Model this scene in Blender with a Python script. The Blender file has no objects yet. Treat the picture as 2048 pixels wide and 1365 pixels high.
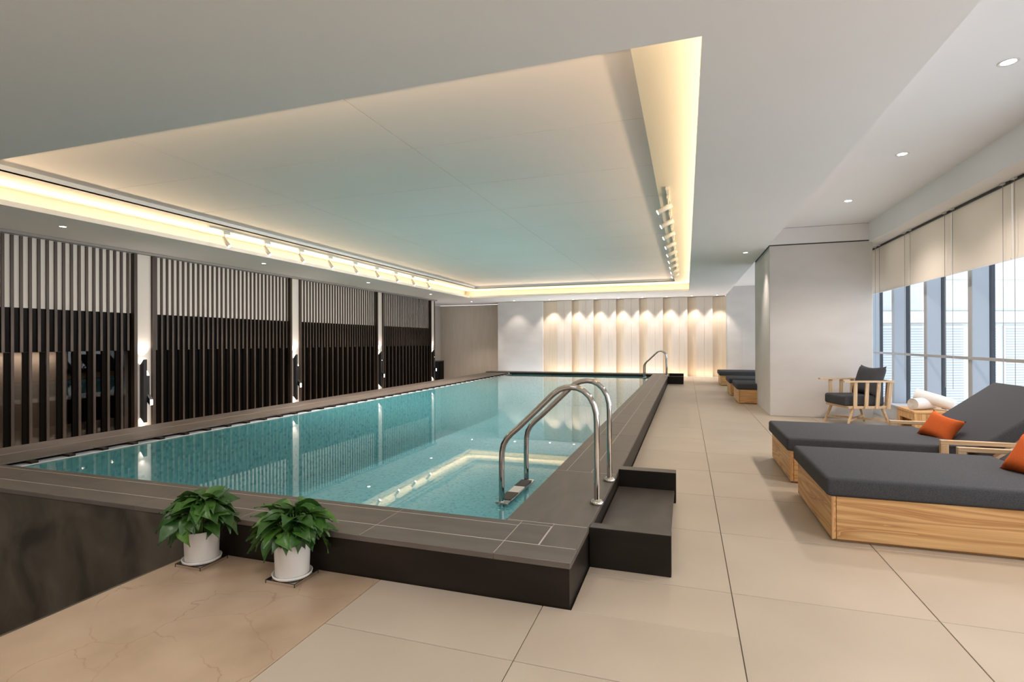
import bpy, bmesh, math, random
from mathutils import Vector, Matrix
random.seed(7)
S = bpy.context.scene
C = S.collection
PI = math.pi

# ------------------------------------------------------------------ camera, world, exposure
def setup_camera():
    yaw, pit, rol = 0.32089, 0.00134, -0.00343
    cy, sy = math.cos(yaw), math.sin(yaw)
    f0 = Vector((-sy, cy, 0)); r0 = Vector((cy, sy, 0)); u0 = Vector((0, 0, 1))
    f = f0 * math.cos(pit) + u0 * math.sin(pit); u = u0 * math.cos(pit) - f0 * math.sin(pit)
    r = r0 * math.cos(rol) + u * math.sin(rol); u2 = u * math.cos(rol) - r0 * math.sin(rol)
    cd = bpy.data.cameras.new('camera'); cam = bpy.data.objects.new('camera', cd); C.objects.link(cam)
    M = Matrix(((r.x, u2.x, -f.x, 0), (r.y, u2.y, -f.y, 0), (r.z, u2.z, -f.z, 1.35), (0, 0, 0, 1)))
    cam.matrix_world = M
    cd.sensor_width = 36; cd.lens = 1048 / 2048 * 36; cd.clip_start = 0.05; cd.clip_end = 200
    S.camera = cam
setup_camera()
w = bpy.data.worlds.new('overcast'); S.world = w; w.use_nodes = True
bg = w.node_tree.nodes['Background']; bg.inputs[0].default_value = (0.94, 0.96, 1.0, 1); bg.inputs[1].default_value = 1.25
S.view_settings.view_transform = 'Standard'; S.view_settings.look = 'None'
S.view_settings.exposure = 1.1; S.view_settings.gamma = 1.0; S.view_settings.use_curve_mapping = False
S.cycles.max_bounces = 9; S.cycles.diffuse_bounces = 5; S.cycles.glossy_bounces = 4
S.cycles.transparent_max_bounces = 12; S.cycles.transmission_bounces = 4
S.cycles.sample_clamp_indirect = 6.0; S.cycles.use_denoising = True
S.cycles.caustics_reflective = False; S.cycles.caustics_refractive = False

def area(name, loc, size, power, col, direction, parent=None):
    l = bpy.data.lights.new(name, 'AREA'); l.shape = 'RECTANGLE'; l.size, l.size_y = size
    l.energy = power; l.color = col
    o = bpy.data.objects.new(name, l); C.objects.link(o); o.location = loc
    o.rotation_euler = Vector(direction).to_track_quat('-Z', 'Y').to_euler()
    return o
def spot(name, loc, power, col, direction, angle, blend=0.5, radius=0.03, parent=None):
    l = bpy.data.lights.new(name, 'SPOT'); l.energy = power; l.color = col
    l.spot_size = math.radians(angle); l.spot_blend = blend; l.shadow_soft_size = radius
    o = bpy.data.objects.new(name, l); C.objects.link(o); o.location = loc
    o.rotation_euler = Vector(direction).to_track_quat('-Z', 'Y').to_euler()
    if parent: o.parent = parent
    return o
WARM = (1.0, 0.76, 0.47); SOFT = (1.0, 0.85, 0.755); NEUT = (1.0, 0.94, 0.925)
area('wall_base_light', (-2.1, 20.55, .06), (6.8, .04), 8, (1.0, .74, .45), (0, .55, 1))
# the light strips lying in the ceiling cove
CX0, CX1, CY0, CY1 = -7.80, 0.09, 3.05, 18.4            # the opening in the lower ceiling
CT = 0.30                                               # depth of the light trough behind the lip
PW = 2.6                                                # watts per metre
def cove(name, loc, length, rz, inward, k=1.0):
    l = bpy.data.lights.new(name, 'AREA'); l.shape = 'RECTANGLE'; l.size = length; l.size_y = 0.05
    l.energy = PW * length * k; l.color = WARM
    o = bpy.data.objects.new(name, l); C.objects.link(o); o.location = loc
    zl = -Vector((inward[0], inward[1], .42)).normalized()          # a lamp shines along its own -Z
    xl = Vector((0, 1, 0)) if rz else Vector((1, 0, 0)); yl_ = zl.cross(xl)
    o.rotation_euler = Matrix((xl, yl_, zl)).transposed().to_euler()
LX = CX1 - CX0; LY = CY1 - CY0
cove('cove_light', (CX0 - .17, (CY0 + CY1) / 2, 3.083), LY, 1, (1, 0), 1.1)
cove('cove_light', (CX1 + .17, (CY0 + CY1) / 2, 3.083), LY, 1, (-1, 0), .85)
cove('cove_light', ((CX0 + CX1) / 2, CY1 + .17, 3.083), LX, 0, (0, -1), 1.25)
cove('cove_light', ((CX0 + CX1) / 2, CY0 - .17, 3.083), LX, 0, (0, 1))

# ------------------------------------------------------------------ materials
MATS = {}
class NT:
    def __init__(s, name):
        s.m = bpy.data.materials.new(name); s.m.use_nodes = True; s.t = s.m.node_tree
        s.b = s.t.nodes['Principled BSDF']; s.out = s.t.nodes['Material Output']
    def n(s, typ, **kw):
        nd = s.t.nodes.new(typ)
        for k, v in kw.items():
            if k in nd.inputs.keys() if hasattr(nd.inputs, 'keys') else False: nd.inputs[k].default_value = v
            else: setattr(nd, k, v)
        return nd
    def l(s, a, b): s.t.links.new(a, b)
def rgba(c): return (c[0], c[1], c[2], 1)
def plain(name, col, rough=0.6, metal=0.0, spec=0.5, emit=None, es=0):
    if name in MATS: return MATS[name]
    t = NT(name); t.b.inputs['Base Color'].default_value = rgba(col); t.b.inputs['Roughness'].default_value = rough
    t.b.inputs['Metallic'].default_value = metal; t.b.inputs['Specular IOR Level'].default_value = spec
    if emit: t.b.inputs['Emission Color'].default_value = rgba(emit); t.b.inputs['Emission Strength'].default_value = es
    MATS[name] = t.m; return t.m
def noisy(name, c1, c2, scale=(4, 4, 4), rough=0.5, detail=4, lo=.35, hi=.65, bump=0.0, bscale=None, spec=0.5, rvar=0.0, obj_rand=0.0, dist=0.0):
    """base colour mixed by a stretched noise, with optional fine relief"""
    t = NT(name)
    tc = t.n('ShaderNodeTexCoord'); mp = t.n('ShaderNodeMapping'); mp.inputs['Scale'].default_value = scale
    t.l(tc.outputs['Object'], mp.inputs['Vector'])
    no = t.n('ShaderNodeTexNoise'); no.inputs['Scale'].default_value = 1; no.inputs['Detail'].default_value = detail
    no.inputs['Distortion'].default_value = dist
    t.l(mp.outputs[0], no.inputs['Vector'])
    rp = t.n('ShaderNodeValToRGB'); rp.color_ramp.elements[0].position = lo; rp.color_ramp.elements[1].position = hi
    rp.color_ramp.elements[0].color = rgba(c1); rp.color_ramp.elements[1].color = rgba(c2)
    t.l(no.outputs['Fac'], rp.inputs['Fac'])
    src = rp.outputs['Color']
    if obj_rand:
        oi = t.n('ShaderNodeObjectInfo'); hs = t.n('ShaderNodeHueSaturation'); mr = t.n('ShaderNodeMapRange')
        mr.inputs['To Min'].default_value = 1 - obj_rand; mr.inputs['To Max'].default_value = 1 + obj_rand
        t.l(oi.outputs['Random'], mr.inputs['Value']); t.l(mr.outputs[0], hs.inputs['Value']); t.l(src, hs.inputs['Color']); src = hs.outputs['Color']
    t.l(src, t.b.inputs['Base Color'])
    t.b.inputs['Roughness'].default_value = rough; t.b.inputs['Specular IOR Level'].default_value = spec
    if rvar:
        mr = t.n('ShaderNodeMapRange'); mr.inputs['To Min'].default_value = rough - rvar; mr.inputs['To Max'].default_value = rough + rvar
        t.l(no.outputs['Fac'], mr.inputs['Value']); t.l(mr.outputs[0], t.b.inputs['Roughness'])
    if bump:
        n2 = t.n('ShaderNodeTexNoise'); n2.inputs['Scale'].default_value = bscale or 200; n2.inputs['Detail'].default_value = 2
        t.l(tc.outputs['Object'], n2.inputs['Vector'])
        bp = t.n('ShaderNodeBump'); bp.inputs['Strength'].default_value = bump; bp.inputs['Distance'].default_value = .002
        t.l(n2.outputs['Fac'], bp.inputs['Height']); t.l(bp.outputs[0], t.b.inputs['Normal'])
    MATS[name] = t.m; return t.m

M_ceil = noisy('ceiling_paint', (.855, .845, .84), (.88, .87, .865), (.5, .5, .5), .75, bump=.15, bscale=120)
M_cpanel = noisy('ceiling_white_teal_offset', (.885, .79, .765), (.905, .81, .785), (.5, .5, .5), .6)  # ceiling white tinted pinkish to offset the pool's teal bounce light
M_cove = plain('cove_white_dimmed', (.66, .62, .55), .7)  # same white as the ceiling, darkened so the lit trough glows less
M_wall = noisy('wall_plaster', (.62, .60, .58), (.67, .65, .63), (1.2, 1.2, 3), .7, bump=.1, bscale=90)
M_wallwarm = noisy('wall_fabric_beige', (.55, .49, .41), (.59, .53, .45), (8, 8, 1), .8)
M_white = plain('white_panel', (.78, .75, .71), .6)
M_black = noisy('black_glass_panel', (.0012, .0012, .0012), (.0025, .0022, .002), (1, 30, .6), .3, spec=.05)
M_bboard = noisy('black_brown_board', (.0015, .001, .0007), (.0045, .003, .0018), (1, 60, 1.2), .5, spec=.05)
M_slat = noisy('dark_walnut', (.030, .020, .014), (.066, .045, .033), (30, 30, 1.5), .42, spec=.5, obj_rand=.15)
M_tile = noisy('beige_porcelain', (.42, .350, .268), (.475, .40, .312), (1.6, 1.6, 1), .38, detail=7, lo=.3, hi=.7, bump=.08, bscale=60, rvar=.05, obj_rand=.025)
M_grout = plain('grout', (.17, .14, .11), .9)
M_coping = noisy('coping_stone', (.102, .083, .069), (.158, .132, .111), (2, 9, 9), .42, detail=6, lo=.3, hi=.7, rvar=.07, obj_rand=.06)
M_copy = noisy('coping_stone_along', (.102, .083, .069), (.158, .132, .111), (9, 2, 9), .42, detail=6, lo=.3, hi=.7, rvar=.07, obj_rand=.06)
M_cgrout = plain('light_joint_filler', (.56, .50, .44), .7)
M_side = noisy('dark_side_stone', (.013, .009, .006), (.021, .015, .010), (2, 2, 5), .45, spec=.25)
M_side2 = noisy('mottled_side_stone', (.026, .021, .014), (.105, .088, .063), (3.2, 3.2, 2.4), .5, detail=9, lo=.34, hi=.68, dist=.6)  # side stone in a paler, blotchy tone
M_bench = noisy('black_brown_stone', (.010, .008, .006), (.016, .012, .009), (3, 3, 8), .4, spec=.25)
M_shelf = noisy('bench_shelf_stone', (.055, .045, .038), (.090, .076, .064), (6, 3, 8), .38)
M_chrome = plain('chrome', (.62, .60, .57), .06, 1.0)
M_alu = plain('brushed_aluminium', (.55, .56, .58), .4, .8)
M_blackmetal = plain('black_metal', (.018, .020, .022), .4, 0.3)
M_whitemetal = plain('white_metal', (.72, .70, .66), .45)
M_fin = plain('blue_grey_mullion', (.33, .385, .455), .45, .2)
M_finfront = plain('grey_mullion_front', (.42, .43, .45), .45, .3)
M_gasket = plain('dark_gasket', (.02, .03, .045), .5)
M_sill = plain('grey_sill', (.50, .52, .55), .6)
M_fabric = noisy('charcoal_fabric', (.044, .046, .053), (.086, .089, .099), (300, 300, 300), .85, detail=3, bump=.6, bscale=450, spec=.2)
M_orange = noisy('orange_fabric', (.50, .095, .018), (.60, .125, .028), (220, 220, 220), .85, bump=.5, bscale=400, spec=.2)
M_towel = noisy('white_terry', (.80, .78, .75), (.88, .87, .85), (90, 90, 90), .95, bump=1.0, bscale=260, spec=.1)
M_pot = plain('white_ceramic', (.78, .75, .70), .55)
M_soil = noisy('dark_soil', (.02, .014, .009), (.05, .035, .02), (60, 60, 60), .95)
M_stem = plain('green_stem', (.12, .22, .04), .5)
M_mirror = plain('mirror_steel', (.75, .70, .64), .12, 1.0)
M_lens = plain('lamp_lens', (1, 1, 1), .5, emit=(1, .93, .82), es=14)
M_lens2 = plain('sconce_diffuser', (1, 1, 1), .5, emit=(1, .90, .78), es=5)
M_groove = plain('shadow_gap', (.05, .048, .045), .8)
M_trim = plain('grey_trim', (.33, .32, .31), .6)
M_panel1 = noisy('pale_wood_panel', (.64, .57, .50), (.69, .62, .55), (25, 25, .7), .6, obj_rand=.02)
M_panel2 = noisy('honey_panel', (.66, .55, .42), (.71, .61, .49), (25, 25, .7), .6)
M_grip = noisy('ribbed_rubber_grip', (.05, .045, .04), (.09, .08, .07), (120, 6, 6), .6)
M_gut = noisy('blue_grey_gutter_tile', (.42, .47, .56), (.54, .59, .68), (3, 5, 3), .3, spec=.6)

def wood(name, axis, c1, c2, c3, rough=.5):
    """pine: long flowing rings along one axis plus fine fibres"""
    t = NT(name); tc = t.n('ShaderNodeTexCoord'); oi = t.n('ShaderNodeObjectInfo')
    add = t.n('ShaderNodeVectorMath', operation='ADD'); t.l(tc.outputs['Object'], add.inputs[0])
    sc = t.n('ShaderNodeVectorMath', operation='SCALE'); sc.inputs[3].default_value = 9
    cx = t.n('ShaderNodeCombineXYZ'); 
    for k in range(3): t.l(oi.outputs['Random'], cx.inputs[k])
    t.l(cx.outputs[0], sc.inputs[0]); t.l(sc.outputs[0], add.inputs[1])
    mp = t.n('ShaderNodeMapping'); s = [8, 8, 8]; s[axis] = .55; mp.inputs['Scale'].default_value = s
    t.l(add.outputs[0], mp.inputs['Vector'])
    no = t.n('ShaderNodeTexNoise'); no.inputs['Scale'].default_value = 1.0; no.inputs['Detail'].default_value = 1.5; no.inputs['Distortion'].default_value = .25
    t.l(mp.outputs[0], no.inputs['Vector'])
    mu = t.n('ShaderNodeMath', operation='MULTIPLY'); mu.inputs[1].default_value = 9; t.l(no.outputs['Fac'], mu.inputs[0])
    fr = t.n('ShaderNodeMath', operation='FRACT'); t.l(mu.outputs[0], fr.inputs[0])
    rp = t.n('ShaderNodeValToRGB'); e = rp.color_ramp.elements
    e[0].position = 0; e[0].color = rgba(c2); e[1].position = 1; e[1].color = rgba(c1)
    x = e.new(.35); x.color = rgba(c1); x = e.new(.8); x.color = rgba(c3); x = e.new(.93); x.color = rgba(c2)
    t.l(fr.outputs[0], rp.inputs[0])
    m2 = t.n('ShaderNodeMapping'); s = [160, 160, 160]; s[axis] = 3; m2.inputs['Scale'].default_value = s; t.l(add.outputs[0], m2.inputs['Vector'])
    n2 = t.n('ShaderNodeTexNoise'); n2.inputs['Scale'].default_value = 1; t.l(m2.outputs[0], n2.inputs['Vector'])
    mr = t.n('ShaderNodeMapRange'); mr.inputs['To Min'].default_value = .78; mr.inputs['To Max'].default_value = 1.2; t.l(n2.outputs['Fac'], mr.inputs['Value'])
    hs = t.n('ShaderNodeHueSaturation'); t.l(mr.outputs[0], hs.inputs['Value']); t.l(rp.outputs[0], hs.inputs['Color'])
    t.l(hs.outputs[0], t.b.inputs['Base Color']); t.b.inputs['Roughness'].default_value = rough
    return t.m
PINE = ((.72, .45, .20), (.46, .22, .075), (.61, .345, .135))
M_pine = [wood('pine_%s' % 'xyz'[k], k, *PINE) for k in range(3)]
ASH = ((.70, .52, .33), (.56, .37, .20), (.64, .45, .27))
M_ash = [wood('ash_%s' % 'xyz'[k], k, *ASH) for k in range(3)]

def mat_marble():
    t = NT('cracked_marble'); tc = t.n('ShaderNodeTexCoord')
    n0 = t.n('ShaderNodeTexNoise'); n0.inputs['Scale'].default_value = 3.0; n0.inputs['Detail'].default_value = 6
    t.l(tc.outputs['Object'], n0.inputs['Vector'])
    mx = t.n('ShaderNodeVectorMath', operation='SCALE'); mx.inputs[3].default_value = .35; t.l(n0.outputs['Color'], mx.inputs[0])
    ad = t.n('ShaderNodeVectorMath', operation='ADD'); t.l(tc.outputs['Object'], ad.inputs[0]); t.l(mx.outputs[0], ad.inputs[1])
    vo = t.n('ShaderNodeTexVoronoi', feature='DISTANCE_TO_EDGE'); vo.inputs['Scale'].default_value = 2.3; t.l(ad.outputs[0], vo.inputs['Vector'])
    lt = t.n('ShaderNodeMapRange'); lt.inputs['From Min'].default_value = 0; lt.inputs['From Max'].default_value = .010; t.l(vo.outputs['Distance'], lt.inputs['Value'])
    nm = t.n('ShaderNodeTexNoise'); nm.inputs['Scale'].default_value = 1.4; t.l(tc.outputs['Object'], nm.inputs['Vector'])
    ms = t.n('ShaderNodeMapRange'); ms.inputs['From Min'].default_value = .46; ms.inputs['From Max'].default_value = .56; t.l(nm.outputs['Fac'], ms.inputs['Value'])
    mxx = t.n('ShaderNodeMath', operation='MAXIMUM'); t.l(lt.outputs[0], mxx.inputs[0]); t.l(ms.outputs[0], mxx.inputs[1])
    rp = t.n('ShaderNodeValToRGB'); e = rp.color_ramp.elements; e[0].position = .3; e[0].color = rgba((.37, .262, .172)); e[1].position = .7; e[1].color = rgba((.49, .365, .252))
    t.l(n0.outputs['Fac'], rp.inputs[0])
    mc = t.n('ShaderNodeMix', data_type='RGBA'); mc.inputs['A'].default_value = rgba((.34, .22, .14))
    t.l(mxx.outputs[0], mc.inputs['Factor']); t.l(rp.outputs[0], mc.inputs['B'])
    t.l(mc.outputs['Result'], t.b.inputs['Base Color'])
    mr = t.n('ShaderNodeMapRange'); mr.inputs['To Min'].default_value = .2; mr.inputs['To Max'].default_value = .5; t.l(n0.outputs['Fac'], mr.inputs['Value']); t.l(mr.outputs[0], t.b.inputs['Roughness'])
    return t.m
M_marble = mat_marble()

def mat_mosaic():
    t = NT('turquoise_mosaic'); tc = t.n('ShaderNodeTexCoord')
    nd = t.n('ShaderNodeTexNoise'); nd.inputs['Scale'].default_value = 2.2; nd.inputs['Detail'].default_value = 2; t.l(tc.outputs['Object'], nd.inputs['Vector'])
    s1 = t.n('ShaderNodeVectorMath', operation='SCALE'); s1.inputs[3].default_value = .10; t.l(nd.outputs['Color'], s1.inputs[0])
    ad = t.n('ShaderNodeVectorMath', operation='ADD'); t.l(tc.outputs['Object'], ad.inputs[0]); t.l(s1.outputs[0], ad.inputs[1])
    sn = t.n('ShaderNodeVectorMath', operation='SNAP'); sn.inputs[1].default_value = (.036, .036, .036); t.l(ad.outputs[0], sn.inputs[0])
    wn = t.n('ShaderNodeTexWhiteNoise'); t.l(sn.outputs[0], wn.inputs['Vector'])
    rp = t.n('ShaderNodeValToRGB'); rp.color_ramp.interpolation = 'CONSTANT'; e = rp.color_ramp.elements
    e[0].position = 0; e[0].color = rgba((.25, .58, .67)); e[1].position = .86; e[1].color = rgba((.07, .32, .50))
    x = e.new(.35); x.color = rgba((.32, .68, .74)); x = e.new(.66); x.color = rgba((.39, .74, .78))
    t.l(wn.outputs['Value'], rp.inputs[0]); t.l(rp.outputs[0], t.b.inputs['Base Color']); t.b.inputs['Roughness'].default_value = .4
    return t.m
M_mosaic = mat_mosaic()

def mat_water():
    t = NT('pool_water'); t.t.nodes.remove(t.b)
    tr = t.n('ShaderNodeBsdfTransparent'); tr.inputs[0].default_value = (.90, .985, 1.0, 1)
    gl = t.n('ShaderNodeBsdfGlossy'); gl.inputs['Roughness'].default_value = .015; gl.inputs[0].default_value = (1, 1, 1, 1)
    fr = t.n('ShaderNodeFresnel'); fr.inputs['IOR'].default_value = 1.333
    tc = t.n('ShaderNodeTexCoord'); no = t.n('ShaderNodeTexNoise'); no.inputs['Scale'].default_value = 1.6; no.inputs['Detail'].default_value = 2
    t.l(tc.outputs['Object'], no.inputs['Vector'])
    bp = t.n('ShaderNodeBump'); bp.inputs['Strength'].default_value = .015; bp.inputs['Distance'].default_value = .02; t.l(no.outputs['Fac'], bp.inputs['Height'])
    t.l(bp.outputs[0], gl.inputs['Normal'])
    df = t.n('ShaderNodeBsdfDiffuse'); df.inputs[0].default_value = (.20, .66, .74, 1)      # light scattered back inside the water
    m0 = t.n('ShaderNodeMixShader'); m0.inputs[0].default_value = .42; t.l(tr.outputs[0], m0.inputs[1]); t.l(df.outputs[0], m0.inputs[2])
    mx = t.n('ShaderNodeMixShader'); t.l(fr.outputs[0], mx.inputs[0]); t.l(m0.outputs[0], mx.inputs[1]); t.l(gl.outputs[0], mx.inputs[2])
    t.l(mx.outputs[0], t.out.inputs['Surface']); return t.m
M_water = mat_water()
def schlick(t, f0):
    """reflectance that is the same from both sides of a thin sheet"""
    ge = t.n('ShaderNodeNewGeometry'); dt = t.n('ShaderNodeVectorMath', operation='DOT_PRODUCT')
    t.l(ge.outputs['Normal'], dt.inputs[0]); t.l(ge.outputs['Incoming'], dt.inputs[1])
    ab = t.n('ShaderNodeMath', operation='ABSOLUTE'); t.l(dt.outputs['Value'], ab.inputs[0])
    sb = t.n('ShaderNodeMath', operation='SUBTRACT'); sb.inputs[0].default_value = 1; t.l(ab.outputs[0], sb.inputs[1])
    pw = t.n('ShaderNodeMath', operation='POWER'); pw.inputs[1].default_value = 5; t.l(sb.outputs[0], pw.inputs[0])
    ma = t.n('ShaderNodeMath', operation='MULTIPLY_ADD'); ma.inputs[1].default_value = 1 - f0; ma.inputs[2].default_value = f0
    t.l(pw.outputs[0], ma.inputs[0]); return ma.outputs[0]
def mat_glass(name, tint, f0=.04):
    t = NT(name); t.t.nodes.remove(t.b)
    tr = t.n('ShaderNodeBsdfTransparent'); tr.inputs[0].default_value = rgba(tint)
    gl = t.n('ShaderNodeBsdfGlossy'); gl.inputs['Roughness'].default_value = .01
    mx = t.n('ShaderNodeMixShader'); t.l(schlick(t, f0), mx.inputs[0]); t.l(tr.outputs[0], mx.inputs[1]); t.l(gl.outputs[0], mx.inputs[2])
    t.l(mx.outputs[0], t.out.inputs['Surface']); return t.m
M_glass = mat_glass('window_glass', (.97, .99, 1.0), .02)
M_sglass = mat_glass('smoked_glass', (.63, .61, .59))
def mat_blind():
    t = NT('blind_fabric'); t.b.inputs['Base Color'].default_value = (.80, .76, .70, 1); t.b.inputs['Roughness'].default_value = .9
    tl = t.n('ShaderNodeBsdfTranslucent'); tl.inputs[0].default_value = (.78, .70, .60, 1)
    mx = t.n('ShaderNodeMixShader'); mx.inputs[0].default_value = .38
    t.l(t.b.outputs[0], mx.inputs[1]); t.l(tl.outputs[0], mx.inputs[2]); t.l(mx.outputs[0], t.out.inputs['Surface']); return t.m
M_blind = mat_blind()
def mat_leaf():
    t = NT('pothos_leaf'); oi = t.n('ShaderNodeObjectInfo'); rp = t.n('ShaderNodeValToRGB'); e = rp.color_ramp.elements
    e[0].color = rgba((.022, .070, .012)); e[1].color = rgba((.085, .19, .028)); x = e.new(.6); x.color = rgba((.045, .125, .018))
    t.l(oi.outputs['Random'], rp.inputs[0])
    tc = t.n('ShaderNodeTexCoord'); no = t.n('ShaderNodeTexNoise'); no.inputs['Scale'].default_value = 28; t.l(tc.outputs['Object'], no.inputs['Vector'])
    mr = t.n('ShaderNodeMapRange'); mr.inputs['To Min'].default_value = .75; mr.inputs['To Max'].default_value = 1.3; t.l(no.outputs['Fac'], mr.inputs['Value'])
    hs = t.n('ShaderNodeHueSaturation'); t.l(rp.outputs[0], hs.inputs['Color']); t.l(mr.outputs[0], hs.inputs['Value'])
    t.l(hs.outputs[0], t.b.inputs['Base Color']); t.b.inputs['Roughness'].default_value = .36
    return t.m
M_leaf = mat_leaf()
def mat_facade():
    t = NT('office_blind_slats'); t.b.inputs['Roughness'].default_value = .6
    tc = t.n('ShaderNodeTexCoord'); sx = t.n('ShaderNodeSeparateXYZ'); t.l(tc.outputs['Object'], sx.inputs[0])
    mu = t.n('ShaderNodeMath', operation='MULTIPLY'); mu.inputs[1].default_value = 11; t.l(sx.outputs[2], mu.inputs[0])
    fr = t.n('ShaderNodeMath', operation='FRACT'); t.l(mu.outputs[0], fr.inputs[0])
    rp = t.n('ShaderNodeValToRGB'); e = rp.color_ramp.elements; e[0].position = .3; e[0].color = rgba((.30, .345, .375)); e[1].position = .6; e[1].color = rgba((.50, .54, .55))
    t.l(fr.outputs[0], rp.inputs[0]); t.l(rp.outputs[0], t.b.inputs['Base Color']); return t.m
M_oblind = mat_facade()
M_facade = noisy('pale_facade', (.50, .535, .54), (.545, .58, .585), (.3, .3, 2), .7)
M_facade2 = plain('facade_frame', (.62, .645, .65), .5)

# ------------------------------------------------------------------ mesh helpers
class MB:
    def __init__(s): s.v = []; s.f = []; s.sm = []
    def add(s, vs, fs, smooth=False):
        o = len(s.v); s.v += [tuple(v) for v in vs]; s.f += [tuple(i + o for i in f) for f in fs]; s.sm += [smooth] * len(fs); return s
    def box(s, x0, x1, y0, y1, z0, z1):
        vs = [(x, y, z) for z in (z0, z1) for y in (y0, y1) for x in (x0, x1)]
        return s.add(vs, [(0, 2, 3, 1), (4, 5, 7, 6), (0, 1, 5, 4), (2, 6, 7, 3), (0, 4, 6, 2), (1, 3, 7, 5)])
    def beam(s, a, b, w, h, up=(0, 0, 1)):
        a = Vector(a); b = Vector(b); d = (b - a).normalized(); u = Vector(up); sd = d.cross(u).normalized(); u = sd.cross(d)
        vs = []
        for p in (a, b):
            for i, j in ((-1, -1), (1, -1), (1, 1), (-1, 1)): vs.append(p + sd * (w / 2 * i) + u * (h / 2 * j))
        return s.add(vs, [(0, 1, 2, 3), (7, 6, 5, 4), (0, 4, 5, 1), (1, 5, 6, 2), (2, 6, 7, 3), (3, 7, 4, 0)])
    def tube(s, pts, r, n=12, caps=True):
        pts = [Vector(p) for p in pts]; rings = []; prev = None
        for i, p in enumerate(pts):
            d = (pts[min(i + 1, len(pts) - 1)] - pts[max(i - 1, 0)]).normalized()
            if prev is None:
                a = Vector((0, 0, 1)) if abs(d.z) < .9 else Vector((0, 1, 0)); a = (a - d * a.dot(d)).normalized()
            else: a = (prev - d * prev.dot(d)).normalized()
            prev = a; b = d.cross(a); rr = r[i] if isinstance(r, (list, tuple)) else r
            rings.append([p + a * (rr * math.cos(2 * PI * k / n)) + b * (rr * math.sin(2 * PI * k / n)) for k in range(n)])
        vs = [v for R in rings for v in R]
        fs = [(i * n + k, i * n + (k + 1) % n, (i + 1) * n + (k + 1) % n, (i + 1) * n + k) for i in range(len(pts) - 1) for k in range(n)]
        s.add(vs, fs, True)
        if caps:
            s.add(rings[0], [tuple(range(n - 1, -1, -1))]); s.add(rings[-1], [tuple(range(n))])
        return s
    def lathe(s, prof, n=32, c=(0, 0, 0), smooth=True):
        vs = [(c[0] + r * math.cos(2 * PI * k / n), c[1] + r * math.sin(2 * PI * k / n), c[2] + z) for r, z in prof for k in range(n)]
        fs = [(i * n + k, i * n + (k + 1) % n, (i + 1) * n + (k + 1) % n, (i + 1) * n + k) for i in range(len(prof) - 1) for k in range(n)]
        return s.add(vs, fs, smooth)
    def prism(s, poly, a0, a1, axis):
        """polygon in the two other axes, extruded along axis"""
        def P(u, v, t): return {0: (t, u, v), 1: (u, t, v), 2: (u, v, t)}[axis]
        n = len(poly); vs = [P(u, v, a0) for u, v in poly] + [P(u, v, a1) for u, v in poly]
        return s.add(vs, [tuple(range(n)), tuple(range(2 * n - 1, n - 1, -1))] + [(i, n + i, n + (i + 1) % n, (i + 1) % n) for i in range(n)])
    def xf(s, M):
        s.v = [tuple(M @ Vector(v)) for v in s.v]; return s
    def mesh(s, name, mats):
        me = bpy.data.meshes.new(name); me.from_pydata(s.v, [], s.f)
        me.polygons.foreach_set('use_smooth', s.sm)
        bm = bmesh.new(); bm.from_mesh(me); bmesh.ops.recalc_face_normals(bm, faces=bm.faces); bm.to_mesh(me); bm.free()
        for m in (mats if isinstance(mats, (list, tuple)) else [mats]): me.materials.append(m)
        me.update(); return me
    def build(s, name, mats, parent=None, bevel=0, seg=2, off=None, label=None):
        if off is not None: s.v = [(v[0] - off[0], v[1] - off[1], v[2] - off[2]) for v in s.v]
        o = bpy.data.objects.new(name, s.mesh(name, mats)); C.objects.link(o)
        if parent: o.parent = parent
        if bevel: bev(o, bevel, seg)
        if label: o['label'] = label
        return o
def bev(o, w, seg=2):
    bm = bmesh.new(); bm.from_mesh(o.data)
    bmesh.ops.remove_doubles(bm, verts=bm.verts, dist=1e-5)
    es = [e for e in bm.edges if len(e.link_faces) == 2 and e.calc_face_angle(0) > .5]
    bmesh.ops.bevel(bm, geom=es, offset=w, segments=seg, affect='EDGES', profile=.5, clamp_overlap=True)
    if seg > 1:
        for f in bm.faces: f.smooth = True
    bm.to_mesh(o.data); bm.free()
    if seg > 1:
        try: o.data.set_sharp_from_angle(angle=math.radians(40))
        except Exception: pass
def BX(*a): return MB().box(*a)
def thing(name, label, cat, loc=(0, 0, 0), rz=0, group=None):
    o = bpy.data.objects.new(name, None); C.objects.link(o); o.location = loc; o.rotation_euler = (0, 0, rz); o.empty_display_size = .1
    o['label'] = label; o['category'] = cat
    if group: o['group'] = group
    return o
def tag(o, label, cat, group=None):
    o['label'] = label; o['category'] = cat
    if group: o['group'] = group
    return o
def struct(o): o['kind'] = 'structure'; return o
def clone(root, loc, rz, label, group=None):
    r = root.copy(); C.objects.link(r); r.location = loc; r.rotation_euler = (0, 0, rz); r['label'] = label
    if group: r['group'] = group
    def rec(a, b):
        for ch in list(a.children):
            c = ch.copy(); C.objects.link(c); c.parent = b; rec(ch, c)
    rec(root, r); return r
ORD = ['first', 'second', 'third', 'fourth', 'fifth', 'sixth', 'seventh', 'eighth', 'ninth', 'tenth']

# ------------------------------------------------------------------ large structure
ZS = 3.02; ZC = .235; ZW = .15
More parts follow.
